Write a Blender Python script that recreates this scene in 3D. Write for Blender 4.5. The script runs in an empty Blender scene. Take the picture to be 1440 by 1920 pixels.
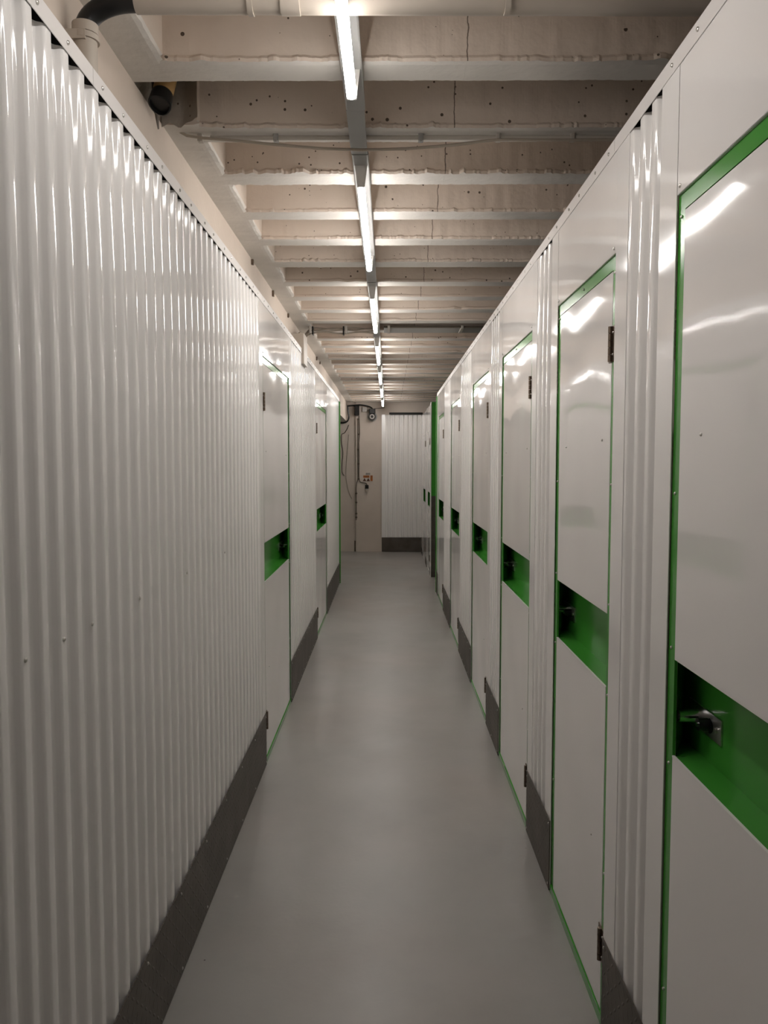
import bpy, bmesh, math, random
from mathutils import Vector, Matrix, noise
random.seed(7)
PI = math.pi
SC = bpy.context.scene
COL = SC.collection

# ------------------------------------------------------------------ camera, world, exposure
H = 1.53                                   # camera height
cam_d = bpy.data.cameras.new('camera')
cam = bpy.data.objects.new('camera', cam_d)
COL.objects.link(cam)
cam_d.sensor_fit = 'VERTICAL'; cam_d.sensor_height = 36; cam_d.sensor_width = 27
cam_d.lens = 27.0
cam_d.clip_start = 0.02
cam.location = (0, 0, H)
cam.rotation_euler = (PI/2 - math.atan(90/1440), 0, math.atan(7/1440))
SC.camera = cam
SC.view_settings.view_transform = 'Standard'
SC.view_settings.look = 'None'
SC.view_settings.gamma = 1
SC.view_settings.use_curve_mapping = False
SC.view_settings.exposure = 2.02
world = bpy.data.worlds.new('world'); SC.world = world
world.use_nodes = True
world.node_tree.nodes['Background'].inputs[0].default_value = (0.05, 0.048, 0.045, 1)
world.node_tree.nodes['Background'].inputs[1].default_value = 0.1
TUBE = 13.0                                # emission of the light tubes
TUBE_COL = (1.0, 0.962, 0.925, 1)

# ------------------------------------------------------------------ materials
def nt(name):
    m = bpy.data.materials.new(name); m.use_nodes = True
    t = m.node_tree
    return m, t, t.nodes['Principled BSDF']
def N(t, kind, **kw):
    n = t.nodes.new(kind)
    for k, v in kw.items():
        if k in n.inputs: n.inputs[k].default_value = v
        else: setattr(n, k, v)
    return n
def objcoord(t, scale=(1, 1, 1)):
    tc = N(t, 'ShaderNodeTexCoord'); mp = N(t, 'ShaderNodeMapping')
    mp.inputs['Scale'].default_value = scale
    t.links.new(tc.outputs['Object'], mp.inputs['Vector'])
    return mp.outputs['Vector'], tc
def ramp(t, fac, stops):
    r = N(t, 'ShaderNodeValToRGB')
    e = r.color_ramp.elements
    while len(e) < len(stops): e.new(0.5)
    for el, (p, c) in zip(e, stops):
        el.position = p; el.color = c if len(c) == 4 else (*c, 1)
    t.links.new(fac, r.inputs['Fac'])
    return r.outputs['Color']
def math_n(t, op, a, b=None, c=None):
    n = N(t, 'ShaderNodeMath'); n.operation = op
    for i, v in enumerate((a, b, c)):
        if v is None: continue
        if isinstance(v, (int, float)): n.inputs[i].default_value = v
        else: t.links.new(v, n.inputs[i])
    return n.outputs[0]
def simple(name, col, rough=.5, metal=0, spec=.5, bump=None, var=0.0, vscale=3):
    m, t, b = nt(name)
    b.inputs['Roughness'].default_value = rough
    b.inputs['Metallic'].default_value = metal
    b.inputs['Specular IOR Level'].default_value = spec
    v, tc = objcoord(t)
    n = N(t, 'ShaderNodeTexNoise', Scale=vscale, Detail=4.0)
    t.links.new(v, n.inputs['Vector'])
    c0 = tuple(x*(1-var) for x in col[:3]); c1 = tuple(min(1, x*(1+var)) for x in col[:3])
    t.links.new(ramp(t, n.outputs['Fac'], [(.3, c0), (.7, c1)]), b.inputs['Base Color'])
    if bump:
        n2 = N(t, 'ShaderNodeTexNoise', Scale=bump[0], Detail=1.0)
        t.links.new(v, n2.inputs['Vector'])
        bp = N(t, 'ShaderNodeBump', Strength=1.0, Distance=bump[1])
        t.links.new(n2.outputs['Fac'], bp.inputs['Height'])
        t.links.new(bp.outputs['Normal'], b.inputs['Normal'])
    return m

M = {}
# glossy white powder-coated steel, slightly wavy
M['white'] = simple('white_coated_steel', (.88, .85, .83), .06, 0, .5, bump=(1.5, .013), var=.015, vscale=1.2)
M['whitesheet'] = simple('white_corrugated_steel', (.88, .855, .835), .085, 0, .5, bump=(1.3, .010), var=.015, vscale=1.2)
M['trim'] = simple('trim_steel', (.78, .745, .725), .3, 0, .5, var=.02)
M['green'] = simple('green_coated_steel', (.062, .31, .042), .17, 0, .35, var=.03)
M['dark'] = simple('dark_gap', (.012, .011, .010), .7)
M['black'] = simple('black_plastic', (.008, .008, .008), .28)
M['rubber'] = simple('black_rubber', (.006, .006, .006), .35, var=.1)
M['chrome'] = simple('chrome', (.92, .92, .92), .2, 1)
M['steel'] = simple('brushed_steel', (.68, .67, .66), .32, 1, var=.06, vscale=40)
M['hinge'] = simple('bronze_steel', (.20, .155, .12), .42, 1, var=.15, vscale=60)
M['screw'] = simple('screw_zinc', (.6, .58, .55), .3, 1)
M['pipe'] = simple('painted_pipe', (.44, .385, .325), .42, var=.05, vscale=8)
M['yellow_pipe'] = simple('aged_yellow_pipe', (.46, .28, .11), .55, var=.25, vscale=9)
M['conduit'] = simple('conduit_plastic', (.46, .42, .37), .45, var=.04)
M['cable'] = simple('beige_cable', (.36, .31, .25), .5, var=.08)
M['cable_dark'] = simple('brown_cable', (.10, .078, .058), .5, var=.1)
M['grey_tray'] = simple('grey_painted_metal', (.34, .33, .31), .5, var=.05)
M['lamp_body'] = simple('lamp_body', (.30, .295, .28), .45, var=.02)
M['holder'] = simple('holder_plastic', (.8, .78, .75), .4)
M['orange'] = simple('orange_sign', (.52, .17, .035), .5, var=.05)
M['sign_white'] = simple('sign_white', (.6, .55, .5), .5)
M['sign_brown'] = simple('sign_brown', (.09, .03, .012), .5)
M['sign_grey'] = simple('sign_grey', (.20, .19, .175), .5)
M['device_white'] = simple('device_white', (.5, .47, .44), .4)

# tread plate: metal with raised alternating lozenges
def tread():
    m, t, b = nt('tread_plate')
    b.inputs['Metallic'].default_value = .55
    b.inputs['Roughness'].default_value = .48
    tc = N(t, 'ShaderNodeTexCoord')
    geo = N(t, 'ShaderNodeNewGeometry')
    sep = N(t, 'ShaderNodeSeparateXYZ'); t.links.new(geo.outputs['Position'], sep.inputs[0])
    nrm = N(t, 'ShaderNodeSeparateXYZ'); t.links.new(geo.outputs['True Normal'], nrm.inputs[0])
    # horizontal run of the plate: y on side faces, x on faces across the corridor
    isx = math_n(t, 'GREATER_THAN', math_n(t, 'ABSOLUTE', nrm.outputs['Y']), .7)
    mix = N(t, 'ShaderNodeMix'); mix.data_type = 'FLOAT'
    t.links.new(isx, mix.inputs[0]); t.links.new(sep.outputs['Y'], mix.inputs[2]); t.links.new(sep.outputs['X'], mix.inputs[3])
    u = mix.outputs[0]; v = sep.outputs['Z']
    cell = .032
    a = math_n(t, 'DIVIDE', u, cell); c = math_n(t, 'DIVIDE', v, cell)
    fa = math_n(t, 'SUBTRACT', math_n(t, 'FRACT', a), .5); fc = math_n(t, 'SUBTRACT', math_n(t, 'FRACT', c), .5)
    par = math_n(t, 'MODULO', math_n(t, 'ABSOLUTE', math_n(t, 'ADD', math_n(t, 'FLOOR', a), math_n(t, 'FLOOR', c))), 2)
    sg = math_n(t, 'SUBTRACT', math_n(t, 'MULTIPLY', par, 2), 1)
    fcs = math_n(t, 'MULTIPLY', fc, sg)
    p = math_n(t, 'ADD', fa, fcs); q = math_n(t, 'SUBTRACT', fa, fcs)
    d = math_n(t, 'SQRT', math_n(t, 'ADD', math_n(t, 'POWER', math_n(t, 'DIVIDE', p, .62), 2), math_n(t, 'POWER', math_n(t, 'DIVIDE', q, .17), 2)))
    h = math_n(t, 'SMOOTH_MIN', math_n(t, 'MAXIMUM', math_n(t, 'SUBTRACT', 1.0, d), 0.0), .6, .3)
    bp = N(t, 'ShaderNodeBump', Strength=1.0, Distance=.0035)
    t.links.new(h, bp.inputs['Height']); t.links.new(bp.outputs['Normal'], b.inputs['Normal'])
    n = N(t, 'ShaderNodeTexNoise', Scale=7.0, Detail=5.0); t.links.new(tc.outputs['Object'], n.inputs['Vector'])
    t.links.new(ramp(t, n.outputs['Fac'], [(.3, (.085, .070, .058)), (.7, (.135, .115, .098))]), b.inputs['Base Color'])
    return m
M['tread'] = tread()

def concrete(name, c0, c1, seam=True, pits=True, rough_amt=.003, under=False):
    m, t, b = nt(name)
    b.inputs['Roughness'].default_value = .62
    b.inputs['Specular IOR Level'].default_value = .35
    geo = N(t, 'ShaderNodeNewGeometry'); pos = geo.outputs['Position']
    n1 = N(t, 'ShaderNodeTexNoise', Scale=1.7, Detail=6.0, Roughness=.6); t.links.new(pos, n1.inputs['Vector'])
    base = ramp(t, n1.outputs['Fac'], [(.32, c0), (.68, c1)])
    n2 = N(t, 'ShaderNodeTexNoise', Scale=38.0, Detail=5.0); t.links.new(pos, n2.inputs['Vector'])
    n3 = N(t, 'ShaderNodeTexNoise', Scale=6.0, Detail=3.0); t.links.new(pos, n3.inputs['Vector'])
    height = math_n(t, 'ADD', math_n(t, 'MULTIPLY', n2.outputs['Fac'], .8), n3.outputs['Fac'])
    out = base
    if pits:
        vo = N(t, 'ShaderNodeTexVoronoi', Scale=46.0); t.links.new(pos, vo.inputs['Vector'])
        sepc = N(t, 'ShaderNodeSeparateColor'); t.links.new(vo.outputs['Color'], sepc.inputs[0])
        # only some of the cells hold an air hole, and of unequal size; holes gather in patches
        n4 = N(t, 'ShaderNodeTexNoise', Scale=3.2, Detail=2.0); t.links.new(pos, n4.inputs['Vector'])
        pick = math_n(t, 'GREATER_THAN', math_n(t, 'ADD', sepc.outputs[0], math_n(t, 'MULTIPLY', n4.outputs['Fac'], .9)), 1.16)
        rad = math_n(t, 'MULTIPLY', math_n(t, 'POWER', sepc.outputs[1], 3), .20)
        rad = math_n(t, 'ADD', rad, .07)
        hole = math_n(t, 'MULTIPLY', pick, math_n(t, 'LESS_THAN', vo.outputs['Distance'], rad))
        mx = N(t, 'ShaderNodeMix'); mx.data_type = 'RGBA'
        t.links.new(hole, mx.inputs[0]); t.links.new(base, mx.inputs[6]); mx.inputs[7].default_value = (.11, .08, .058, 1)
        out = mx.outputs[2]
        height = math_n(t, 'SUBTRACT', height, math_n(t, 'MULTIPLY', hole, 2.5))
    if seam:
        sp = N(t, 'ShaderNodeSeparateXYZ'); t.links.new(pos, sp.inputs[0])
        n5 = N(t, 'ShaderNodeTexNoise', Scale=25.0, Detail=3.0); t.links.new(pos, n5.inputs['Vector'])
        off = math_n(t, 'MULTIPLY', math_n(t, 'SUBTRACT', n5.outputs['Fac'], .5), .014)
        xs = math_n(t, 'ABSOLUTE', math_n(t, 'SUBTRACT', math_n(t, 'ADD', sp.outputs['X'], off), .212))
        line = math_n(t, 'LESS_THAN', xs, .0017)
        mx2 = N(t, 'ShaderNodeMix'); mx2.data_type = 'RGBA'
        t.links.new(line, mx2.inputs[0]); t.links.new(out, mx2.inputs[6]); mx2.inputs[7].default_value = (.19, .15, .12, 1)
        out = mx2.outputs[2]
        height = math_n(t, 'SUBTRACT', height, math_n(t, 'MULTIPLY', line, 1.5))
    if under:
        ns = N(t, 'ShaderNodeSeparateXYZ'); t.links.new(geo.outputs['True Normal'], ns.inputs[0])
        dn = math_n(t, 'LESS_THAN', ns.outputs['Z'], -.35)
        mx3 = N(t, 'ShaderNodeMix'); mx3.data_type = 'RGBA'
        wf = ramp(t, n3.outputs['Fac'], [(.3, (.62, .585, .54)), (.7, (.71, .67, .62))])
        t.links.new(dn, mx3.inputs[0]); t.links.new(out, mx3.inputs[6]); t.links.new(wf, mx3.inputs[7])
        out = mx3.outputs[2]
    t.links.new(out, b.inputs['Base Color'])
    bp = N(t, 'ShaderNodeBump', Strength=.9, Distance=rough_amt)
    t.links.new(height, bp.inputs['Height']); t.links.new(bp.outputs['Normal'], b.inputs['Normal'])
    return m
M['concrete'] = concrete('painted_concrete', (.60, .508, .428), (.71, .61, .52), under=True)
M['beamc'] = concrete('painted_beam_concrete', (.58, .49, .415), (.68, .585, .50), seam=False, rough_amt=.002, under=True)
M['backwall'] = concrete('painted_plaster_wall', (.60, .52, .455), (.67, .585, .515), seam=False, pits=False, rough_amt=.001)
M['brokenc'] = concrete('broken_concrete', (.22, .19, .16), (.5, .45, .39), seam=False, rough_amt=.004)

def floor_mat():
    m, t, b = nt('grey_floor_paint')
    b.inputs['Specular IOR Level'].default_value = .8
    geo = N(t, 'ShaderNodeNewGeometry'); pos = geo.outputs['Position']
    n1 = N(t, 'ShaderNodeTexNoise', Scale=1.3, Detail=7.0, Roughness=.62); t.links.new(pos, n1.inputs['Vector'])
    base = ramp(t, n1.outputs['Fac'], [(.30, (.29, .28, .262)), (.52, (.335, .325, .305)), (.72, (.37, .355, .338))])
    n2 = N(t, 'ShaderNodeTexNoise', Scale=.8, Detail=3.0); t.links.new(pos, n2.inputs['Vector'])
    pk = ramp(t, n2.outputs['Fac'], [(.45, (1, 1, 1)), (.7, (1.0, .93, .90))])
    mx = N(t, 'ShaderNodeMix'); mx.data_type = 'RGBA'; mx.blend_type = 'MULTIPLY'; mx.inputs[0].default_value = 1
    t.links.new(base, mx.inputs[6]); t.links.new(pk, mx.inputs[7])
    # small specks of dirt and chips
    vo = N(t, 'ShaderNodeTexVoronoi', Scale=9.0); t.links.new(pos, vo.inputs['Vector'])
    sc = N(t, 'ShaderNodeSeparateColor'); t.links.new(vo.outputs['Color'], sc.inputs[0])
    hole = math_n(t, 'MULTIPLY', math_n(t, 'GREATER_THAN', sc.outputs[0], .86), math_n(t, 'LESS_THAN', vo.outputs['Distance'], .028))
    mx2 = N(t, 'ShaderNodeMix'); mx2.data_type = 'RGBA'
    t.links.new(hole, mx2.inputs[0]); t.links.new(mx.outputs[2], mx2.inputs[6]); mx2.inputs[7].default_value = (.08, .07, .06, 1)
    t.links.new(mx2.outputs[2], b.inputs['Base Color'])
    n3 = N(t, 'ShaderNodeTexNoise', Scale=4.0, Detail=5.0); t.links.new(pos, n3.inputs['Vector'])
    r = N(t, 'ShaderNodeMapRange'); r.inputs[3].default_value = .30; r.inputs[4].default_value = .44
    t.links.new(n3.outputs['Fac'], r.inputs[0]); t.links.new(r.outputs[0], b.inputs['Roughness'])
    n4 = N(t, 'ShaderNodeTexNoise', Scale=60.0, Detail=4.0); t.links.new(pos, n4.inputs['Vector'])
    bp = N(t, 'ShaderNodeBump', Strength=.5, Distance=.0008)
    t.links.new(n4.outputs['Fac'], bp.inputs['Height']); t.links.new(bp.outputs['Normal'], b.inputs['Normal'])
    return m
M['floor'] = floor_mat()
def emit(k=1.0):
    m, t, b = nt('lit_tube')
    b.inputs['Base Color'].default_value = (.9, .9, .9, 1)
    b.inputs['Emission Color'].default_value = TUBE_COL
    b.inputs['Emission Strength'].default_value = TUBE*k
    return m
M['tube'] = emit(); M['tube_weak'] = emit(.72)   # the nearest lamp is the weakest of the row

# ------------------------------------------------------------------ mesh helpers
class MB:
    def __init__(s): s.v = []; s.f = []; s.sm = []
    def poly(s, pts, faces, smooth=False):
        k = len(s.v); s.v += [tuple(p) for p in pts]
        s.f += [tuple(i+k for i in f) for f in faces]; s.sm += [smooth]*len(faces)
        return s
    def box(s, x0, x1, y0, y1, z0, z1, b=0):
        if b:
            return s.prism([(x0+b, y0), (x1-b, y0), (x1, y0+b), (x1, y1-b), (x1-b, y1), (x0+b, y1), (x0, y1-b), (x0, y0+b)], z0, z1)
        return s.poly([(x0, y0, z0), (x1, y0, z0), (x1, y1, z0), (x0, y1, z0), (x0, y0, z1), (x1, y0, z1), (x1, y1, z1), (x0, y1, z1)],
                      [(0, 3, 2, 1), (4, 5, 6, 7), (0, 1, 5, 4), (1, 2, 6, 5), (2, 3, 7, 6), (3, 0, 4, 7)])
    def prism(s, prof, z0, z1):             # prof in x,y ; extruded in z
        n = len(prof)
        pts = [(x, y, z0) for x, y in prof] + [(x, y, z1) for x, y in prof]
        fs = [(i, (i+1) % n, n+(i+1) % n, n+i) for i in range(n)] + [tuple(range(n-1, -1, -1)), tuple(range(n, 2*n))]
        return s.poly(pts, fs)
    def sheet(s, front, back, z0, z1):      # folded sheet: smooth face on each side, flat edges
        n = len(front)
        for line in (front, back):
            s.poly([(x, y, z0) for x, y in line]+[(x, y, z1) for x, y in line], [(i, i+1, n+i+1, n+i) for i in range(n-1)], True)
        bk = list(reversed(back))
        for z in (z0, z1):
            s.poly([(x, y, z) for x, y in front]+[(x, y, z) for x, y in bk], [(i, i+1, n+i+1, n+i) for i in range(n-1)])
        return s
    def yprism(s, prof, y0, y1):            # prof in x,z ; extruded in y
        n = len(prof)
        pts = [(x, y0, z) for x, z in prof] + [(x, y1, z) for x, z in prof]
        fs = [(i, (i+1) % n, n+(i+1) % n, n+i) for i in range(n)] + [tuple(range(n-1, -1, -1)), tuple(range(n, 2*n))]
        return s.poly(pts, fs)
    def tube(s, pts, r, seg=16, caps=True, r1=None):
        pts = [Vector(p) for p in pts]; rings = []
        prev = None
        for i, p in enumerate(pts):
            d = (pts[min(i+1, len(pts)-1)] - pts[max(i-1, 0)]).normalized()
            if prev is None:
                a = Vector((0, 0, 1)) if abs(d.z) < .9 else Vector((1, 0, 0))
                u = d.cross(a).normalized()
            else:
                u = (prev - d*prev.dot(d)).normalized()
            prev = u; w = d.cross(u)
            rr = r if r1 is None else r + (r1-r)*i/(len(pts)-1)
            rings.append([p + (u*math.cos(2*PI*k/seg) + w*math.sin(2*PI*k/seg))*rr for k in range(seg)])
        v = [q for ring in rings for q in ring]
        f = [(i*seg+k, i*seg+(k+1) % seg, (i+1)*seg+(k+1) % seg, (i+1)*seg+k) for i in range(len(pts)-1) for k in range(seg)]
        s.poly(v, f, True)
        if caps:
            n = len(pts)-1
            s.poly(rings[0], [tuple(range(seg-1, -1, -1))]); s.poly(rings[n], [tuple(range(seg))])
        return s
    def ring(s, p0, p1, ro, ri, seg=24):    # hollow cylinder
        p0 = Vector(p0); p1 = Vector(p1); d = (p1-p0).normalized()
        a = Vector((0, 0, 1)) if abs(d.z) < .9 else Vector((1, 0, 0))
        u = d.cross(a).normalized(); w = d.cross(u)
        def c(p, r): return [p + (u*math.cos(2*PI*k/seg)+w*math.sin(2*PI*k/seg))*r for k in range(seg)]
        v = c(p0, ro)+c(p1, ro)+c(p1, ri)+c(p0, ri); f = []
        for j in range(4):
            for k in range(seg):
                f.append((j*seg+k, j*seg+(k+1) % seg, ((j+1) % 4)*seg+(k+1) % seg, ((j+1) % 4)*seg+k))
        return s.poly(v, f, True)
    def build(s, name, mat, parent=None, loc=None, recalc=True):
        me = bpy.data.meshes.new(name)
        me.from_pydata(s.v, [], s.f)
        me.polygons.foreach_set('use_smooth', s.sm)
        if recalc:
            bm = bmesh.new(); bm.from_mesh(me); bmesh.ops.recalc_face_normals(bm, faces=bm.faces); bm.to_mesh(me); bm.free()
        if any(s.sm):
            try: me.set_sharp_from_angle(angle=math.radians(32))
            except Exception: pass
        me.materials.append(mat if not isinstance(mat, str) else M[mat])
        o = bpy.data.objects.new(name, me); COL.objects.link(o)
        if parent: o.parent = parent
        if loc: o.location = loc
        return o
def empty(name, label, cat, loc=(0, 0, 0), group=None):
    o = bpy.data.objects.new(name, None); COL.objects.link(o); o.location = loc; o.empty_display_size = .05
    o['label'] = label; o['category'] = cat
    if group: o['group'] = group
    return o
def tag(o, label, cat, group=None):
    o['label'] = label; o['category'] = cat
    if group: o['group'] = group
    return o
def struct(o):
    o['kind'] = 'structure'; return o
def linked(src, parent, loc, rot=None, name=None):
    c = src.copy(); COL.objects.link(c); c.parent = parent; c.location = loc
    if rot: c.rotation_euler = rot
    return c

# screw head meshes, shared (axis along -x for the right wall, +x for the left)
_screw = {}
def screw(parent, s, n, u, z, r=.0045):
    """a pan-head screw on a face whose outside looks towards the corridor; s=+1 right wall, -1 left wall"""
    key = (s, r)
    if key not in _screw:
        mb = MB()
        mb.tube([(0, 0, 0), (-s*.0016, 0, 0)], r, 12)
        mb.tube([(-s*.0016, 0, 0), (-s*.0032, 0, 0)], r, 12, True, r*.55)
        mb.box(min(-s*.0034, -s*.003), max(-s*.0034, -s*.003), -r*.1, r*.1, -r*.5, r*.5)
        me = mb.build('screw', 'screw')
        _screw[key] = me.data; bpy.data.objects.remove(me)
    o = bpy.data.objects.new('screw', _screw[key]); COL.objects.link(o)
    o.parent = parent; o.location = (s*n, u, z)
    return o

XL, XR = .620, .582                         # corridor half widths to the metal walls
WT = H + .792                               # underside of the top trim
TT = H + .828                               # top of the top trim
YC = H + 1.065                              # underside of the ribs
SLAB = YC + .26
BACK = 13.4
PITCH, DEP = .0775, .018

# ------------------------------------------------------------------ setting: floor, ceiling, concrete
struct(MB().box(-3, 3, -7.0, BACK+.3, -.1, 0).build('floor', 'floor'))

def nz(x, y, z): return noise.noise(Vector((x, y, z)))
rib_y = [.06, .475, .885, 1.295, 1.700, 2.115, 2.522, 2.910, 3.334, 3.731, 4.145, 4.59, 4.995]
while rib_y[-1] < BACK - .5: rib_y.append(rib_y[-1] + .41)
rib_y = [-6.91+.41*i for i in range(17)] + rib_y
cm = MB()
cm.box(-3, 3, -7.0, BACK+.3, SLAB, SLAB+.15)
for ry in rib_y:
    w = .092
    step = .4 if ry < .8 else .008 if ry < 4.2 else (.05 if ry < 9 else .12)
    x0, x1 = -.64, 3.0
    n = int((1.5-x0)/step)
    xs = [x0 + i*step for i in range(n)] + [1.5, 3.0]
    ring = []
    for x in xs:
        rg_ = .35 + .8*max(0, nz(x*2.2, ry*5, 30)+.25)
        a = (max(0, nz(x*38, ry*3, 1.3))*.017 + abs(nz(x*95, ry*3, 2.3))*.011)*rg_ + nz(x*5, ry, 4)*.004
        b = (max(0, nz(x*40, ry*3, 9.3))*.012 + abs(nz(x*95, ry*3, 6.3))*.008)*rg_ + nz(x*6, ry, 7)*.003
        c = nz(x*30, ry, 15)*.002
        ring.append([(x, ry-.012, SLAB+.01), (x, ry-.002+c, YC+.018+a), (x, ry-.005-a*.9, YC+.010+a*.7), (x, ry-.003-a*1.1, YC+.002+a*.3), (x, ry+.010, YC),
                     (x, ry+w-.006, YC), (x, ry+w+b*1.1, YC+.000), (x, ry+w+b*.4, YC+.006), (x, ry+w+.012, SLAB+.01)])
    k = len(ring[0])
    v = [p for r in ring for p in r]
    f = [(i*k+j, i*k+j+1, (i+1)*k+j+1, (i+1)*k+j) for i in range(len(ring)-1) for j in range(k-1)]
    f += [tuple(range(k)), tuple(range((len(ring)-1)*k, len(ring)*k))[::-1]]
    cm.poly(v, f)
ceiling = struct(cm.build('ceiling', 'concrete'))

# edge beam along the left: soffit level with the ribs, ragged inner arris, broken open at one bay
GAP0, GAP1 = 2.212, 2.485
def edge_strip(y0, y1, name='beam'):
    mb = MB(); step = .02 if y0 < 6 else .06
    n = max(2, int((y1-y0)/step)); ring = []
    for i in range(n+1):
        y = y0 + (y1-y0)*i/n
        a = max(0, nz(y*24, 2.2, 3))*.014 + nz(y*6, 1, 2)*.006
        b = nz(y*30, 7, 1)*.003
        ring.append([(-.95, y, YC), (-.625, y, YC+b*.3), (-.612+a*.3, y, YC+.001), (-.600+a, y, YC+.005+b), (-.606+a*.5, y, YC+.014), (-.600, y, YC+.022), (-.596, y, SLAB+.01), (-.95, y, SLAB+.01)])
    k = 8
    v = [p for r in ring for p in r]
    f = [(i*k+j, i*k+(j+1) % k, (i+1)*k+(j+1) % k, (i+1)*k+j) for i in range(n) for j in range(k)]
    f += [tuple(range(k)), tuple(range(n*k, (n+1)*k))[::-1]]
    mb.poly(v, f)
    return struct(mb.build(name, 'beamc'))
edge_strip(-7.0, GAP0)
edge_strip(GAP1, BACK)
# broken pocket in between: rough back of the hole
pk = MB(); nn = 14; pts = []; fs = []
for i in range(nn+1):
    for j in range(nn+1):
        y = GAP0-.01 + (GAP1-GAP0+.02)*i/nn; z = YC-.03 + (SLAB-YC+.04)*j/nn
        pts.append((-.735 + .03*nz(y*9, z*9, 3) + .008*nz(y*40, z*40, 8), y, z))
for i in range(nn):
    for j in range(nn): fs.append((i*(nn+1)+j, (i+1)*(nn+1)+j, (i+1)*(nn+1)+j+1, i*(nn+1)+j+1))
pk.poly(pts, fs); struct(pk.build('beam', 'brokenc', recalc=False))
# right flank of the pocket (concrete left standing beyond the pipe)
pk = MB(); pts = []; fs = []
for i in range(nn+1):
    for j in range(nn+1):
        x = -.71 + .125*i/nn; z = YC-.006 + (SLAB-YC)*j/nn
        cut = .10*(1-i/nn)
        pts.append((x, GAP1 - .005 - .05*(i/nn)**2 + .010*nz(x*18, z*18, 5), z + (0 if j else .012*nz(x*30, 2, 2))))
for i in range(nn):
    for j in range(nn): fs.append((i*(nn+1)+j, (i+1)*(nn+1)+j, (i+1)*(nn+1)+j+1, i*(nn+1)+j+1))
pk.poly(pts, fs); struct(pk.build('beam', 'brokenc', recalc=False))
# lower beam whose face shows above the left metal wall
lb = MB()
lb.box(-1.15, -.71, -7.0, BACK, H+.735, YC)
struct(lb.build('beam', 'beamc'))
# small rusty anchor stubs left in the arris of that beam
for k, (px, py) in enumerate([(475, 492), (513, 551), (541, 593), (594, 674), (600, 684)]):
    yy = .71*1440/(727-px)
    st = MB().box(-.712, -.698, yy, yy+.02, YC-.03-.008*(k % 2), YC-.004).build('wall_anchor', 'hinge')
    tag(st, ['rusty anchor stub on beam arris, nearest of the five', 'rusty anchor stub on beam arris, second from the camera', 'rusty anchor stub on beam arris just before the cable bundle', 'rusty anchor stub on beam arris just past the white trunking', 'rusty anchor stub on beam arris, farthest of the five'][k], 'anchor', 'anchor stubs along the left beam')

# concrete shell
struct(MB().box(-3, -.555, BACK, BACK+.2, 0, SLAB).build('wall_back', 'backwall'))
struct(MB().box(-.555, 3, BACK-.04, BACK+.2, 0, SLAB).build('wall_back', 'backwall'))
struct(MB().box(-3.1, -3, -7.0, BACK, 0, SLAB).build('wall_outer_left', 'backwall'))
struct(MB().box(3, 3.1, -7.0, BACK, 0, SLAB).build('wall_outer_right', 'backwall'))
struct(MB().box(-3, 3, -7.1, -7.0, 0, SLAB).build('wall_front', 'backwall'))

# ------------------------------------------------------------------ metal walls
def corr_profile(y0, y1, start=None):
    """front line (n, y) of a trapezoid sheet; n = 0 crest, DEP trough"""
    crest, slope, trough = .0270, .0115, .0275
    pts = []; L = y1-y0
    k = int(L/PITCH)
    lead = (L - k*PITCH + (crest))/2 if start is None else start
    pts.append((0, y0))
    y = y0 + max(.001, lead - crest/2)
    # crest ends at y, then trough, then crest
    while y + slope*2 + trough < y1 - .002:
        q = .0055; h = DEP; dn = h*q/ (slope*1.6)
        def bend(yc, n0, sgn, flip):
            # fillet of five points about a fold at yc ; n0 = level of the flat side
            out = []
            for t in (-1, -.5, 0, .5, 1):
                k_ = max(0.0, (t+1)/2)**2
                out.append((t*q*.8, k_))
            return out
        for t, k_ in bend(0, 0, 1, 0): pts.append((dn*k_, y+t))
        for t, k_ in reversed(bend(0, 0, 1, 0)): pts.append((h-dn*k_, y+slope-t))
        for t, k_ in bend(0, 0, 1, 0): pts.append((h-dn*k_, y+slope+trough+t))
        for t, k_ in reversed(bend(0, 0, 1, 0)): pts.append((dn*k_, y+2*slope+trough-t))
        y += PITCH
    pts.append((0, y1))
    return pts
def panel_mesh(s, X, y0, y1, flat0=.085, flat1=.085, z0=.012, z1=None):
    """wall panel: flat flashing, corrugated run, flat flashing; origin at (s*X, y0)"""
    z1 = z1 or WT + .003
    t = .0012
    line = corr_profile(flat0, y1-y0-flat1)
    front = [(s*n, y) for n, y in line]
    back = [(s*(n+t), y) for n, y in reversed(line)]
    mb = MB(); mb.sheet(front, back, z0, z1)
    if flat0: mb.prism([(s*-.0015, 0), (s*-.0015, flat0+.012), (s*.0005, flat0+.012), (s*.0005, 0)], z0, z1+.02)
    if flat1: mb.prism([(s*-.0015, y1-y0-flat1-.012), (s*-.0015, y1-y0), (s*.0005, y1-y0), (s*.0005, y1-y0-flat1-.012)], z0, z1+.02)
    return mb
def wall_panel(side, y0, y1, flat0=.085, flat1=.085, kick=.26, screws=True):
    s, X = (1, XR) if side == 'right' else (-1, XL)
    w = struct(panel_mesh(s, X, y0, y1, flat0, flat1).build('wall_'+side, 'whitesheet', loc=(s*X, y0, 0)))
    # tread-plate kick board screwed over the foot of the sheet
    L = y1-y0
    x = sorted((s*-.0018, s*-.0048))
    b = struct(MB().box(x[0], x[1], .003, L-.003, .004, kick).build('baseboard_'+side, 'tread', loc=(s*X, y0, 0)))
    n = max(2, int(L/.155)) if y0 > 0 else int(L/.3)
    if screws:
        for i in range(n):
            u = .02 + (L-.04)*i/(n-1)
            screw(b, s, -.0048, u, kick-.018)
            if y0 > .9 or u > 2.5: screw(b, s, -.0048, u, .022)
    return w

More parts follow.
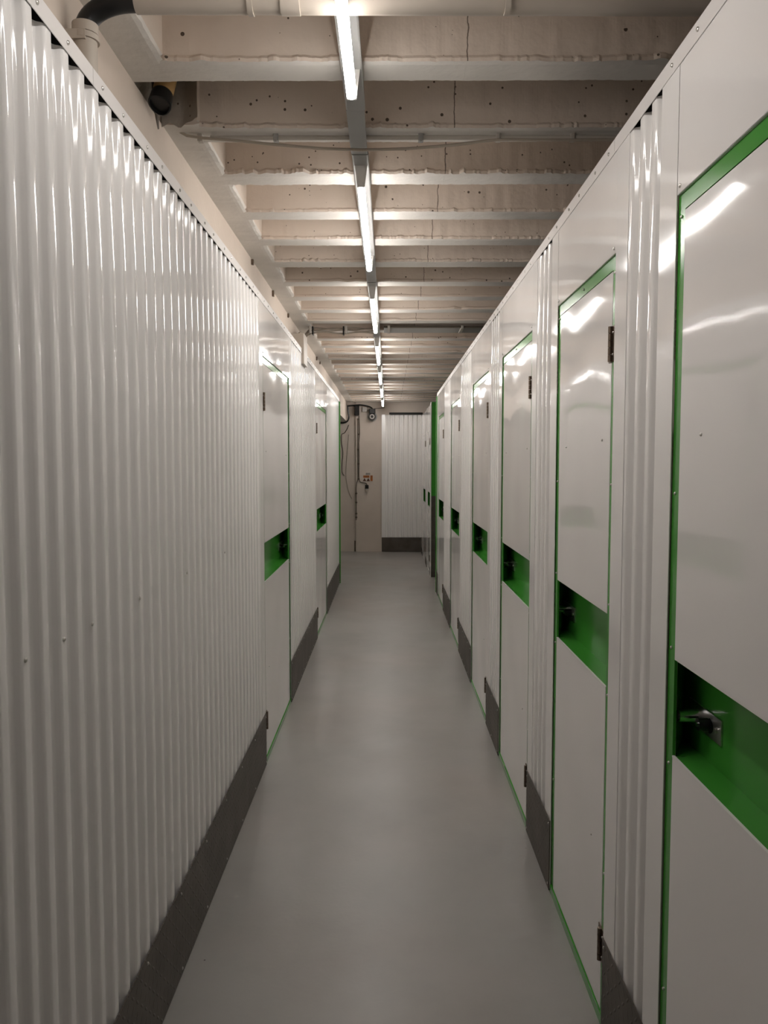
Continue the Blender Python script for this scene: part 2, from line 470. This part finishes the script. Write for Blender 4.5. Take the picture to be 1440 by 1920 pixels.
# ------------------------------------------------------------------ storage lockers (door fronts)
ZT = H + .536                               # top of the green frame
R0, R1 = H-.60, H-.397                      # handle recess, bottom and top at the door face
FW = .034
def locker(side, y0, y1, label, ext=.17, latch_off=0.0, green_frame=True, detail=True):
    s, X = (1, XR) if side == 'right' else (-1, XL)
    w = y1-y0
    root = empty('storage_locker', label, 'storage locker', (s*X, y0, 0), 'storage lockers along the '+side+' side')
    def bx(mb, n0, n1, u0, u1, z0, z1):
        a, b = sorted((s*n0, s*n1)); return mb.box(a, b, u0, u1, z0, z1)
    gm = 'green' if green_frame else 'white'
    # frame: two jambs, head and sill, standing 6 mm back behind the flashing
    fr = MB()
    g = .0035; FT = .006
    bx(fr, g, g+FT, -.001, FW, .0, ZT); bx(fr, g, g+FT, w-FW, w+.001, .0, ZT)
    bx(fr, g, g+FT, FW, w-FW, ZT-FW, ZT); bx(fr, -.001, g+.03, .002, w-.002, .0, .028)
    frame = fr.build('door_frame', gm, root)
    # header panel above, folded lip over the head of the frame
    hd = MB()
    bx(hd, -.001, .0012, .002, w-.002, ZT+.001, WT+.02)
    bx(hd, -.001, .022, .002, w-.002, ZT+.0005, ZT+.0022)
    header = hd.build('header_panel', 'white', root)
    gp = MB(); bx(gp, .0365, .040, .004, w-.004, .03, R0-.003); bx(gp, .0365, .040, .004, w-.004, R1+.033, ZT-.002); gp.build('door_liner', 'dark', root)
    # leaf: two white skins with the green pull recess between them
    u0, u1 = FW+.0015, w-FW-.0015
    up = MB(); bx(up, .003, .0045, u0, u1, R1, ZT-FW-.003)
    bx(up, .0045, .030, u0, u0+.0015, R1, ZT-FW-.003); bx(up, .0045, .030, u1-.0015, u1, R1, ZT-FW-.003); bx(up, .003, .014, u0, u1, R1-.0012, R1+.0003)
    upper = up.build('upper_door_panel', 'white', root)
    lo = MB(); bx(lo, .003, .0045, u0, u1, .032, R0)
    bx(lo, .0045, .030, u0, u0+.0015, .032, R0); bx(lo, .0045, .030, u1-.0015, u1, .032, R0); bx(lo, .0022, .008, u0, u1, R0-.001, R0+.0025)
    lower = lo.build('lower_door_panel', 'white', root)
    # recess pan: shelf, back, splayed far cheek, near cheek, soffit
    rc = MB(); D = .067; e = ext
    def P(n, u, z): return (s*n, u, z)
    zb, zt = R0, R1+.03
    uu = u1
    rc.poly([P(.0095, u0, zb), P(.0095, uu, zb), P(D, uu+e, zb), P(D, u0, zb)], [(0, 1, 2, 3)])
    rc.poly([P(D, u0, zb), P(D, uu+e, zb), P(D, uu+e, zt), P(D, u0, zt)], [(0, 1, 2, 3)])
    rc.poly([P(.0095, uu, zb), P(.0095, uu, zt), P(D, uu+e, zt), P(D, uu+e, zb)], [(0, 1, 2, 3)])
    rc.poly([P(.0095, u0, zb), P(D, u0, zb), P(D, u0, zt), P(.0095, u0, zt)], [(0, 1, 2, 3)])
    rc.poly([P(.0095, u0, zt), P(D, u0, zt), P(D, uu+e, zt), P(.0095, uu, zt)], [(0, 1, 2, 3)])
    # solidify the pan by an outer copy 1.5 mm behind
    recess = rc.build('handle_recess', 'green', root, recalc=False)
    # jamb cap beside the splayed cheek keeps the pocket closed
    # latch: chrome plate, round lock tube, black turn knob, slot, bolt head
    pe = u1 + latch_off                    # near end of the plate
    zc = H-.522
    lt = MB(); a = s*(D-.0035); b = s*(D-.0003)
    bx(lt, D-.0035, D-.0003, pe, pe+.160, zc-.025, zc+.025)
    plate = lt.build('latch_plate', 'steel', root)
    kt = MB(); kt.ring((s*(D-.003), pe+.085+.02, zc+.002), (s*(D-.048), pe+.085+.02, zc+.002), .0145, .0115, 24)
    kt.tube([(s*(D-.003), pe+.105, zc+.002), (s*(D-.040), pe+.105, zc+.002)], .0116, 20)
    kt.build('lock_cylinder', 'chrome', plate)
    kn = MB(); kn.tube([(s*(D-.003), pe+.062, zc-.002), (s*(D-.024), pe+.062, zc-.002)], .0125, 22)
    knob = kn.build('turn_knob', 'black', plate)
    kc = MB(); kc.tube([(s*(D-.024), pe+.062, zc-.002), (s*(D-.0265), pe+.062, zc-.002)], .005, 14)
    kc.build('key_slot', 'chrome', plate)
    sl = MB()
    arc = [(pe+.056 - .020*math.sin(math.radians(t)), zc-.002+.0155*math.cos(math.radians(t))) for t in range(10, 171, 16)]
    arc += [(pe+.056, zc-.0165), (pe+.056, zc+.0125)]
    n = len(arc)
    sl.poly([(s*(D-.0040), y, z) for y, z in arc]+[(s*(D-.0036), y, z) for y, z in arc],
            [tuple(range(n)), tuple(range(2*n-1, n-1, -1))]+[(i, (i+1) % n, n+(i+1) % n, n+i) for i in range(n)])
    sl.build('latch_slot', 'black', plate)
    bo = MB(); bo.tube([(s*(D-.0035), pe+.020, zc), (s*(D-.008), pe+.020, zc)], .0052, 14); bo.build('bolt', 'screw', plate)
    # hinges on the near jamb
    for z0 in (.175, 1.795):
        hg = MB()
        bx(hg, .0005, .0055, .006, FW+.022, z0, z0+.092)
        for k in range(5):
            hg.tube([(s*-.003, FW-.004, z0+.0184*k+.0008), (s*-.003, FW-.004, z0+.0184*(k+1)-.0008)], .0062, 12)
        h = hg.build('hinge', 'hinge', root)
        if detail:
            for dz in (.018, .074): screw(h, s, .0005, .014, z0+dz, .0035)
    # screws
    zs = (.42, R0-.02, R1+.02, 1.47, ZT-.045) if detail else (R0-.02, ZT-.045)
    for z in zs:
        screw(frame, s, g, w-FW*.5, z, .0035)
        screw(frame, s, g, FW*.5, z+.006 if z < 1.7 else z, .0035)
    screw(frame, s, g, w*.5, ZT-FW*.5, .0035)
    screw(header, s, -.001, .016, ZT+.016); screw(header, s, -.001, w-.016, ZT+.016)
    screw(upper, s, .003, .11, 1.595, .0035); screw(upper, s, .003, w-.14, 1.585, .0035)
    if detail: screw(lower, s, .003, .15, .47, .0035)
    return root

# ---- right side, near to far
RD = [(.62, 1.582), (1.995, 2.665), (3.125, 3.94), (4.455, 5.29), (6.23, 7.08), (8.0, 8.82)]
RL = ['nearest white locker, green framed, cut by the right photo edge, large lock plate in view',
      'second right-side locker from the camera, bent lamp streak on its glossy door',
      'third right-side locker from the camera, brown hinge at its upper near edge',
      'fourth right-side locker from the camera, in the middle of the right row',
      'fifth right-side locker from the camera, last but one before the side passage',
      'sixth right-side locker, narrow in view, last before the side passage']
prev = -2.6
for i, (a, b) in enumerate(RD):
    wall_panel('right', prev, a)
    locker('right', a, b, RL[i], ext=.105 if i == 0 else .17, latch_off=-.086 if i == 0 else .0, detail=i < 4)
    prev = b
RE = 9.10
struct(MB().box(-.002, .008, prev-8.82, RE-8.82, 0, WT).build('wall_right', 'white', loc=(XR, 8.82, 0)))
struct(MB().box(XR, 2.2, RE-.03, RE, 0, WT+.03).build('wall_right', 'green'))
b = struct(MB().box(XR-.005, XR-.002, 8.825, RE, .004, .26).build('baseboard_right', 'tread'))
# ---- left side
LDr = [(3.825, 4.845), (6.68, 7.76)]
LLb = ['nearer of the two lockers in the left wall, wide green pull recess',
       'farther of the two lockers in the left wall, close to its end']
prev = -2.6
for i, (a, b) in enumerate(LDr):
    w = wall_panel('left', prev, a, kick=.27)
    if i == 0:
        for yy in (1.292, 1.449, 1.589, 1.90, 2.35, 2.9):
            # put each on the nearest crest
            best = min((k for k in range(200)), key=lambda k: abs((prev + .085 + PITCH*k) - yy))
            screw(w, -1, 0, yy-prev, H-.335, .0045)
    locker('left', a, b, LLb[i], ext=.17, detail=i == 0)
    prev = b
LE = 9.80
wall_panel('left', prev, LE, kick=.27)
struct(MB().box(-1.9, -XL, LE, LE+.03, 0, WT+.03).build('wall_left', 'green'))

struct(MB().box(-XL-.002, -XL+.015, LE+.002, LE+.05, 0, WT).build('trim_20', 'green'))
struct(MB().box(XR-.011, XR+.002, RE+.002, RE+.05, 0, WT).build('trim_21', 'green'))
# ---- top trims: U channel over the head of the sheets, in lengths
def top_trim(side, segs, idx):
    s, X = (1, XR) if side == 'right' else (-1, XL)
    for (a, b) in segs:
        t = .0015; n0 = -.003
        mb = MB()
        prof = [(n0, WT), (n0, TT), (.052, TT), (.052, WT-.03), (.0505, WT-.03), (.0505, TT-t), (n0+t, TT-t), (n0+t, WT)]
        mb.yprism([(s*n, z) for n, z in prof], 0, b-a-.002)
        o = struct(mb.build('trim_%d' % idx, 'trim', loc=(s*X, a, 0)))
        # near-black box standing in for the shaded hollow behind the troughs
        fo = MB(); x = sorted((s*.022, s*.05)); fo.box(x[0], x[1], 0, b-a, WT-.025, TT-.003); fo.build('dark_hollow_strip', 'dark', o)
        L = b-a; n = int(L/.31)
        if b > .8:
            for i in range(n):
                for d in (0, .13):
                    u = .05 + i*.31 + d
                    if u < L-.02 and a+u > 1.0 and a+u < 8: screw(o, s, n0, u, (WT+TT)/2)
        idx += 1
    return idx
k = top_trim('right', [(-2.6, .2), (.2, 2.02), (2.02, 3.12), (3.12, 5.3), (5.3, 7.1), (7.1, RE)], 1)
k = top_trim('left', [(-2.6, -.2), (-.2, 1.66), (1.66, 3.83), (3.83, 5.56), (5.80, 7.8), (7.8, LE)], k)

# ---- far block beyond the side passage
FB = 10.34
struct(MB().box(0, 1.6, 0, .03, 1.10, TT).build('wall_block', 'green', loc=(XR, FB, 0)))
struct(MB().box(-.006, 1.6, -.004, .03, 0, 1.10).build('baseboard_block', 'tread', loc=(XR, FB, 0)))
struct(MB().box(-.008, .004, -.008, .035, 0, TT).build('trim_%d' % k, 'trim', loc=(XR, FB, 0)))
_z = ZT
ZT = H + .45
locker('right', 10.60, 11.35, 'white-framed locker beyond the green end panel, nearer of two in the far block', ext=.1, green_frame=False, detail=False)
locker('right', 11.86, 12.72, 'white-framed locker beside the back corrugated wall, farther of two in the far block', ext=.1, green_frame=False, detail=False)
ZT = _z
for a, b_ in ((FB+.035, 10.60), (11.35, 11.86), (12.72, BACK-.06)):
    struct(MB().box(0, .008, a, b_, 0, WT+.03).build('wall_right', 'white', loc=(XR, 0, 0)))
    struct(MB().box(-.004, -.001, a, b_, 0, .10).build('baseboard_right', 'tread', loc=(XR, 0, 0)))

# ---- corrugated wall at the back
def back_panel():
    x0, x1 = -.105, XR
    line = corr_profile(.06, x1-x0)
    y = BACK-.075
    front = [(x, y+n) for n, x in line]; back = [(x, y+n+.0015) for n, x in reversed(line)]
    mb = MB(); mb.sheet(front, back, .02, H+.845)
    mb.box(0, .065, y-.002, y+.035, 0, H+.85)
    o = struct(mb.build('wall_back', 'whitesheet', loc=(x0, 0, 0)))
    struct(MB().box(x0, x1, y-.006, y-.003, .003, .255).build('baseboard_back', 'tread'))
    struct(MB().box(x0+.13, x1+.02, y-.03, y+.03, H+.855, H+.885).build('trim_%d' % (k+1), 'dark'))
back_panel()

# ------------------------------------------------------------------ lighting row
LXs = -.0915
def lampx(y): return -.1035 + .006*min(1.5, max(0, y-1.2)) + .0012*max(0, y-3)
ZB = H + 1.045                              # underside of the batten bodies
ZTU = H + .975                              # tube axis
ends = [2.10, 3.92, 5.75, 7.58, 9.40, 11.2, 13.0]
names = ['nearest lit tube lamp, cut by the top photo edge', 'second lit tube lamp from the camera', 'third lit tube lamp from the camera, beside the cable bundle',
         'fourth lit tube lamp from the camera, middle of the row', 'fifth lit tube lamp from the camera', 'sixth lit tube lamp, last but one before the back wall',
         'seventh lit tube lamp, farthest, at the back wall']
TL = 1.15
for i, e in enumerate(ends):
    a = e-TL; xm = lampx((a+e)/2)
    root = empty('tube_lamp', names[i], 'lamp', (xm, a, ZB), 'row of ceiling tube lamps')
    dx = (lampx(e)-lampx(a))/TL
    root.rotation_euler.z = -math.atan(dx)
    bd = MB()
    bl0, bl1 = -.10, TL+.24 if i < 6 else TL+.05
    bd.yprism([(-.028, 0), (-.024, -.002), (.024, -.002), (.028, 0), (.028, .019), (-.028, .019)], bl0, bl1)
    body = bd.build('lamp_body', 'lamp_body', root)
    for u in (-.012, TL+.002):
        hb = MB(); hb.yprism([(-.022, -.001), (.022, -.001), (.0125, ZTU-ZB-.006), (-.0125, ZTU-ZB-.006)], u, u+.010); hb.build('lamp_holder', 'holder', root)
    # LED tube: the lower shell shines, the upper spine is metal
    def shell(a0, a1, nseg, rr, c):
        m_ = MB(); rows = [(0, rr*.6), (.004, rr), (TL-.004, rr), (TL, rr*.6)]
        v = [(r_*math.sin(a0+(a1-a0)*q/nseg), y_, ZTU-ZB-r_*math.cos(a0+(a1-a0)*q/nseg)) for y_, r_ in rows for q in range(nseg+1)]
        k_ = nseg+1
        f = [(j*k_+q, j*k_+q+1, (j+1)*k_+q+1, (j+1)*k_+q) for j in range(3) for q in range(nseg)]
        f += [tuple(range(k_)), tuple(range(4*k_-1, 3*k_-1, -1)), (0, 3*k_, 4*k_-1, k_-1)]
        return m_.poly(v, f, True)
    LA = math.radians(124)
    tube = shell(-LA, LA, 16, .013, True).build('light_tube', 'tube' if i else 'tube_weak', root)
    shell(LA, 2*PI-LA, 12, .0128, True).build('tube_spine', 'lamp_body', tube)
    if i < 6:
        g0, g1 = e+.245, ends[i+1]-TL-.104
        xm0 = lampx(g0); o = MB().yprism([(-.027, 0), (.027, 0), (.027, .018), (-.027, .018)], 0, g1-g0).build('cable_trunking', 'lamp_body', loc=(xm0, g0, ZB))
        nm = ['nearest', 'second nearest', 'third', 'fourth', 'fifth', 'sixth and farthest'][i]
        tag(o, 'short grey trunking piece joining tube lamps, %s along the row' % nm, 'trunking', 'trunking pieces between the lamps')

# ------------------------------------------------------------------ pipes and cables
py = 1.755; pz = H + 1.016; pr = .025; vx = -.668
root = empty('drain_pipe', 'beige plastic pipe crossing under the ribs with black elbow, at the top of the photo', 'pipe', (vx, py, 0))
def loc_(p): return (p[0]-vx, p[1]-py, p[2])
MB().tube([loc_((vx, py, 1.9)), loc_((vx, py, H+.962))], pr, 28).build('vertical_pipe', 'pipe', root)
MB().ring(loc_((vx, py, H+.945)), loc_((vx, py, H+.966)), pr+.003, pr-.004, 28).build('pipe_collar', 'pipe', root)
R = .105
arc = [(vx+R*(1-math.cos(t)), py, H+.955 + (pz-H-.955)*math.sin(t)) for t in [PI/2*i/14 for i in range(15)]]
MB().tube([loc_((vx, py, H+.93))]+[loc_(p) for p in arc]+[loc_((vx+R+.03, py, pz))], pr-.003, 24).build('elbow', 'rubber', root)
MB().tube([loc_((vx+R+.008, py, pz)), loc_((1.6, py+.02, pz))], pr, 28).build('horizontal_pipe', 'pipe', root)
MB().ring(loc_((-.235, py, pz)), loc_((-.193, py, pz)), pr+.003, pr-.003, 28).build('coupling', 'pipe', root)
for cx in (-.302, .262):
    cl = MB()
    cl.ring(loc_((cx-.006, py, pz)), loc_((cx+.006, py, pz)), pr+.004, pr-.001, 24)
    cl.box(cx-.006-vx, cx+.006-vx, -pr-.004, -pr+.001, pz, YC+.002)
    cl.build('pipe_clip', 'pipe', root)
cl = MB(); cl.ring(loc_((vx, py, H+.93)), loc_((vx, py, H+.942)), pr+.005, pr-.001, 24)
cl.box(-.045, .01, -pr-.004, -pr+.008, H+.924, H+.944); cl.build('wall_bracket', 'pipe', root)

# broken-off yellow pipe with black rubber mouth in the pocket
root = empty('pipe_stub', 'cut-off yellowed pipe with open black rubber mouth in the broken beam pocket', 'pipe', (-.665, 2.34, YC))
A = Vector((0, -.035, -.022)); B = Vector((.012, .085, .20))
d = (B-A).normalized()
MB().tube([A+d*.03, B], .030, 24).build('pipe_body', 'yellow_pipe', root)
rg = MB(); seg = 26; u = d.cross(Vector((1, 0, 0))).normalized(); w_ = d.cross(u)
def ringp(p, r, wob): return [p+(u*math.cos(2*PI*k/seg)+w_*math.sin(2*PI*k/seg))*(r*(1+wob*math.sin(3*2*PI*k/seg+1))) for k in range(seg)]
rs = [ringp(A+d*.045, .0315, 0), ringp(A, .033, .05), ringp(A-d*.002, .029, .06), ringp(A+d*.04, .026, 0)]
rg.poly([p for r in rs for p in r], [(j*seg+k_, j*seg+(k_+1) % seg, (j+1)*seg+(k_+1) % seg, (j+1)*seg+k_) for j in range(3) for k_ in range(seg)] , True)
rg.poly(ringp(A+d*.010, .0295, .05), [tuple(range(seg))])  # black disc across the mouth, painted in for the shaded pipe inside
rg.build('rubber_sleeve', 'rubber', root)
cb = MB().tube([(-.70, 2.33, YC+.24), (-.698, 2.36, YC+.12), (-.705, 2.40, YC+.02), (-.715, 2.44, YC-.03)], .008, 10)
tag(cb.build('loose_cable', 'cable_dark'), 'dark cable hanging in the broken pocket behind the yellow pipe', 'cable')

def pix(px, py_, Y):                        # a point at depth Y from its direction
    return Vector(((px-727)*Y/1440, Y, H+(870-py_)*Y/1440))
# thin conduit under the second rib with clips
cy = 2.560
root = empty('conduit', 'thin beige conduit fixed straight under the rib, above the sagging cable', 'conduit', (0, cy, YC))
MB().tube([(-.575, 0, -.0095), (1.5, 0, -.0095)], .0075, 12).build('conduit_tube', 'conduit', root)
for px in (385, 523, 787, 928, 1063):
    x = (px-727)*cy/1440
    c = MB(); c.box(x-.008, x+.008, -.011, .011, -.022, .001, .002); c.box(x-.003, x+.003, -.013, -.010, -.026, -.002)
    c.build('conduit_clip', 'conduit' if px in (385, 928, 1063) else 'grey_tray', root)
pts = [(337, 257), (346, 264), (360, 272), (388, 276), (450, 281), (520, 288), (600, 295), (680, 298), (760, 296), (840, 290), (900, 283), (930, 280), (1000, 281), (1063, 281), (1140, 281), (1400, 282)]
sag = MB().tube([pix(a, b, cy-.016) for a, b in pts], .0045, 10)
tag(sag.build('sagging_cable', 'cable'), 'beige cable sagging across the ceiling below the thin conduit', 'cable')

# second crossing: tied cables on the left, grey tray on the right
by = 6.06
bundle = empty('cable_bundle', 'four beige cables tied together under the ribs left of the third lamp', 'cable bundle', (0, 0, 0))
for k2, dz in enumerate((0, .013, -.012, .024)):
    P3 = []
    for px in range(584, 706, 10):
        p = pix(px, 617, by); p.z = YC-.03 + dz + .006*math.sin(px*.09+k2*1.7); p.y += .010*k2; P3.append(p)
    P0 = [Vector((-.665, by+.02, YC-.20+dz)), Vector((-.655, by+.02, YC-.085+dz)), Vector((-.63, by+.015, YC-.055+dz*.8))]
    MB().tube(P0+P3, .0052, 8).build('cable_strand', 'cable', bundle)
for q, px in enumerate((567, 588, 645)):
    p = pix(px, 617, by); z_ = YC-.025 if q else YC-.07
    MB().box(-.005, .005, -.018, .045, -.034, .028, .003).build('cable_tie', 'black', bundle, loc=(p.x, by, z_))
for q, px in enumerate((584, 650)):
    p = pix(px, 612, by)
    o = MB().tube([(0, 0, .0), (0, 0, -.055)], .011, 12).build('cable_peg', 'conduit', loc=(p.x, by-.03, YC+.002))
    tag(o, ['white peg under the ribs left of the cable bundle', 'white peg under the ribs nearest the third lamp'][q], 'clip', 'pegs of the cable bundle')
root = empty('cable_tray', 'flat grey cable tray crossing under the ribs right of the third lamp', 'cable tray', (-.03, 6.02, YC))
MB().box(0, 1.6, 0, .24, -.012, 0).build('tray', 'grey_tray', root)
MB().tube([(0, -.015, -.010), (1.6, -.015, -.010)], .008, 10).build('tray_conduit', 'cable_dark', root)
for px in (729, 865):
    x = (px-727)*6.0/1440+.03
    MB().box(x-.010, x+.010, -.035, .20, -.024, -.0005, .003).build('tray_bracket', 'conduit', root)
root = empty('wall_trunking', 'cream vertical trunking notched over the left wall trim below the cable bundle', 'trunking', (-.62, 5.57, H+.72))
MB().box(-.075, .020, 0, .22, 0, .215, .004).build('trunking_cover', 'pipe', root)
MB().tube([(.004, .25, .05), (.004, .25, .17)], .012, 12).build('trunking_pipe', 'device_white', root)
MB().tube([(-.03, .11, .215), (-.035, .2, .25), (-.045, .38, .285), (-.05, .47, .27)], .009, 8).build('trunking_cable', 'cable', root)

# ------------------------------------------------------------------ back wall equipment
yb = BACK-.04
def bp(px, py_, Y=yb): return pix(px, py_, Y)
def at(p, dy=0): return (p.x, p.y+dy, p.z)
c = bp(698, 782)
root = empty('security_camera', 'round black camera with pale lens ring high on the back wall', 'camera', at(c))
MB().ring((0, 0, 0), (0, -.012, 0), .085, .05, 28).build('mount_ring', 'grey_tray', root)
MB().tube([(0, 0, 0), (0, -.03, 0), (0, -.09, -.003), (0, -.12, -.005)], .068, 28, True, .052).build('camera_body', 'black', root)
MB().ring((0, -.119, -.005), (0, -.128, -.006), .042, .024, 28).build('lens_ring', 'device_white', root)
MB().tube([(0, -.118, -.005), (0, -.122, -.005)], .024, 20).build('lens', 'black', root)
MB().box(-.055, .055, -.10, -.0, .055, .125, .012).build('camera_bracket', 'black', root)
c = bp(669.5, 770)
root = empty('cable_splitter', 'black connector block hanging on the back wall left of the camera', 'connector', at(c))
MB().box(-.042, .042, -.07, 0, -.09, .08, .015).build('housing', 'black', root)
MB().box(-.030, -.004, -.085, -.068, -.06, .05, .005).build('plug', 'rubber', root); MB().box(.008, .032, -.085, -.068, -.05, .06, .005).build('plug', 'rubber', root)
c = bp(684, 769)
jb = MB().box(-.04, .04, -.04, 0, -.038, .038, .006); o = jb.build('junction_box', 'device_white', loc=at(c))
tag(o, 'small white junction box between the black block and camera', 'box')
def cable(pts, r, mat, label, name='cable', dy=-.02):
    P = [bp(a, b) + Vector((0, dy, 0)) for a, b in pts]
    Q = []
    for i in range(len(P)-1):               # Catmull-Rom
        p0 = P[max(i-1, 0)]; p1 = P[i]; p2 = P[i+1]; p3 = P[min(i+2, len(P)-1)]
        for k_ in range(5):
            t = k_/5
            Q.append(.5*((2*p1)+(p2-p0)*t+(2*p0-5*p1+4*p2-p3)*t*t+(3*p1-p0-3*p2+p3)*t**3))
    Q.append(P[-1])
    return tag(MB().tube(Q, r, 8).build(name, mat), label, 'cable')
cable([(652, 763), (662, 762), (675, 761), (687, 762.5), (695, 765), (699, 768.3)], .012, 'rubber', 'thick black cable arching over to the round camera', dy=-.09)
cable([(698, 768), (706, 767), (716, 766), (721, 765)], .005, 'cable_dark', 'thin cable from the camera towards the last lamp')
cable([(653, 764), (654, 775), (655, 784), (652, 791), (645, 794), (637, 794)], .014, 'rubber', 'black cable hooking round the end of the left beam', dy=-.1)
cable([(654, 797), (651, 805), (646, 812), (641, 815), (640.5, 830), (643, 848), (641.5, 870), (641.5, 885), (645.5, 892)], .006, 'cable_dark', 'dark cable hanging at the wall end, ending in a short hook', dy=.031)
cable([(654, 815), (652, 840), (649.5, 870), (649, 895), (652, 915), (656, 928), (660, 935)], .0045, 'cable', 'pale thin cable hanging in a long curve on the back wall', dy=.033)
root = empty('wall_conduit', 'pair of brown cables clipped straight down the back wall pilaster edge', 'cable', at(bp(672.5, 780)))
x0 = bp(672.5, 780)
def rel(a, b): 
    p = bp(a, b); return (p.x-x0.x, -.014, p.z-x0.z)
MB().tube([rel(673.5, 780), rel(674.3, 800), rel(674.5, 815), rel(673.2, 830), rel(673.5, 860), rel(673.2, 890), rel(673.5, 899), rel(676, 904), rel(685, 905.5), rel(688, 907), rel(688, 910)], .0065, 8).build('right_cable', 'cable_dark', root)
MB().tube([rel(671.5, 785), rel(671.5, 815), rel(671.2, 840), rel(671.5, 898), rel(669, 906), rel(668, 915), rel(668, 975)], .006, 8).build('left_cable', 'cable_dark', root)
for (a, b) in ((672.5, 787), (673, 814.5), (672, 843), (672.5, 869.5), (672.5, 898), (668, 925), (668, 942), (668, 963), (668, 970)):
    p = rel(a, b); MB().box(p[0]-.018, p[0]+.018, -.024, 0, p[2]-.012, p[2]+.012, .003).build('cable_clip', 'cable_dark', root)
# signs
c = bp(690, 897)
root = empty('warning_sign', 'small orange warning sign with triangles on the back wall', 'sign', at(c))
sx = .0093; 
MB().box(-.09*1, .085, -.004, 0, -.05, .055).build('sign_plate', 'sign_white', root)
MB().box(-.082, .025, -.006, -.004, .012, .052).build('orange_band', 'orange', root)
MB().box(.040, .082, -.006, -.004, -.045, .052).build('orange_strip', 'orange', root)
for cx in (-.060, .005):
    MB().yprism([(cx-.030, -.046), (cx+.030, -.046), (cx, .008)], -.006, -.004).build('warning_triangle', 'sign_brown', root)
for zz in (-.03, -.005, .02, .038): MB().box(.048, .074, -.0075, -.006, zz, zz+.008).build('print_line', 'sign_brown', root)
for zz in (.022, .036): MB().box(-.074, .017, -.0075, -.006, zz, zz+.006).build('print_line', 'sign_brown', root)
c = bp(690, 888.5)
root = empty('notice_plate', 'tiny grey printed notice above the orange warning sign', 'sign', at(c))
MB().box(-.045, .045, -.003, 0, -.022, .022).build('plate', 'sign_white', root)
for zz in (-.016, -.004, .008): MB().box(-.038, .038, -.0045, -.003, zz, zz+.007).build('print_line', 'sign_grey', root)
c = bp(688, 914)
root = empty('alarm_button', 'small black push-button box below the orange sign', 'switch', at(c))
MB().box(-.030, .030, -.05, 0, -.020, .045, .008).build('button_housing', 'black', root)
MB().tube([(0, -.05, .012), (0, -.062, .012)], .012, 14).build('button', 'rubber', root)
MB().box(-.026, .026, -.045, 0, -.045, -.020, .006).build('button_base', 'device_white', root)
# dark crack filler strip at the foot of the pilaster
o = MB().box(-.012, .012, -.012, 0, 0, .19).build('rusty_bar', 'hinge', loc=(-.572, BACK, 0))
tag(o, 'short rusty bar standing at the foot of the pilaster edge', 'bar')
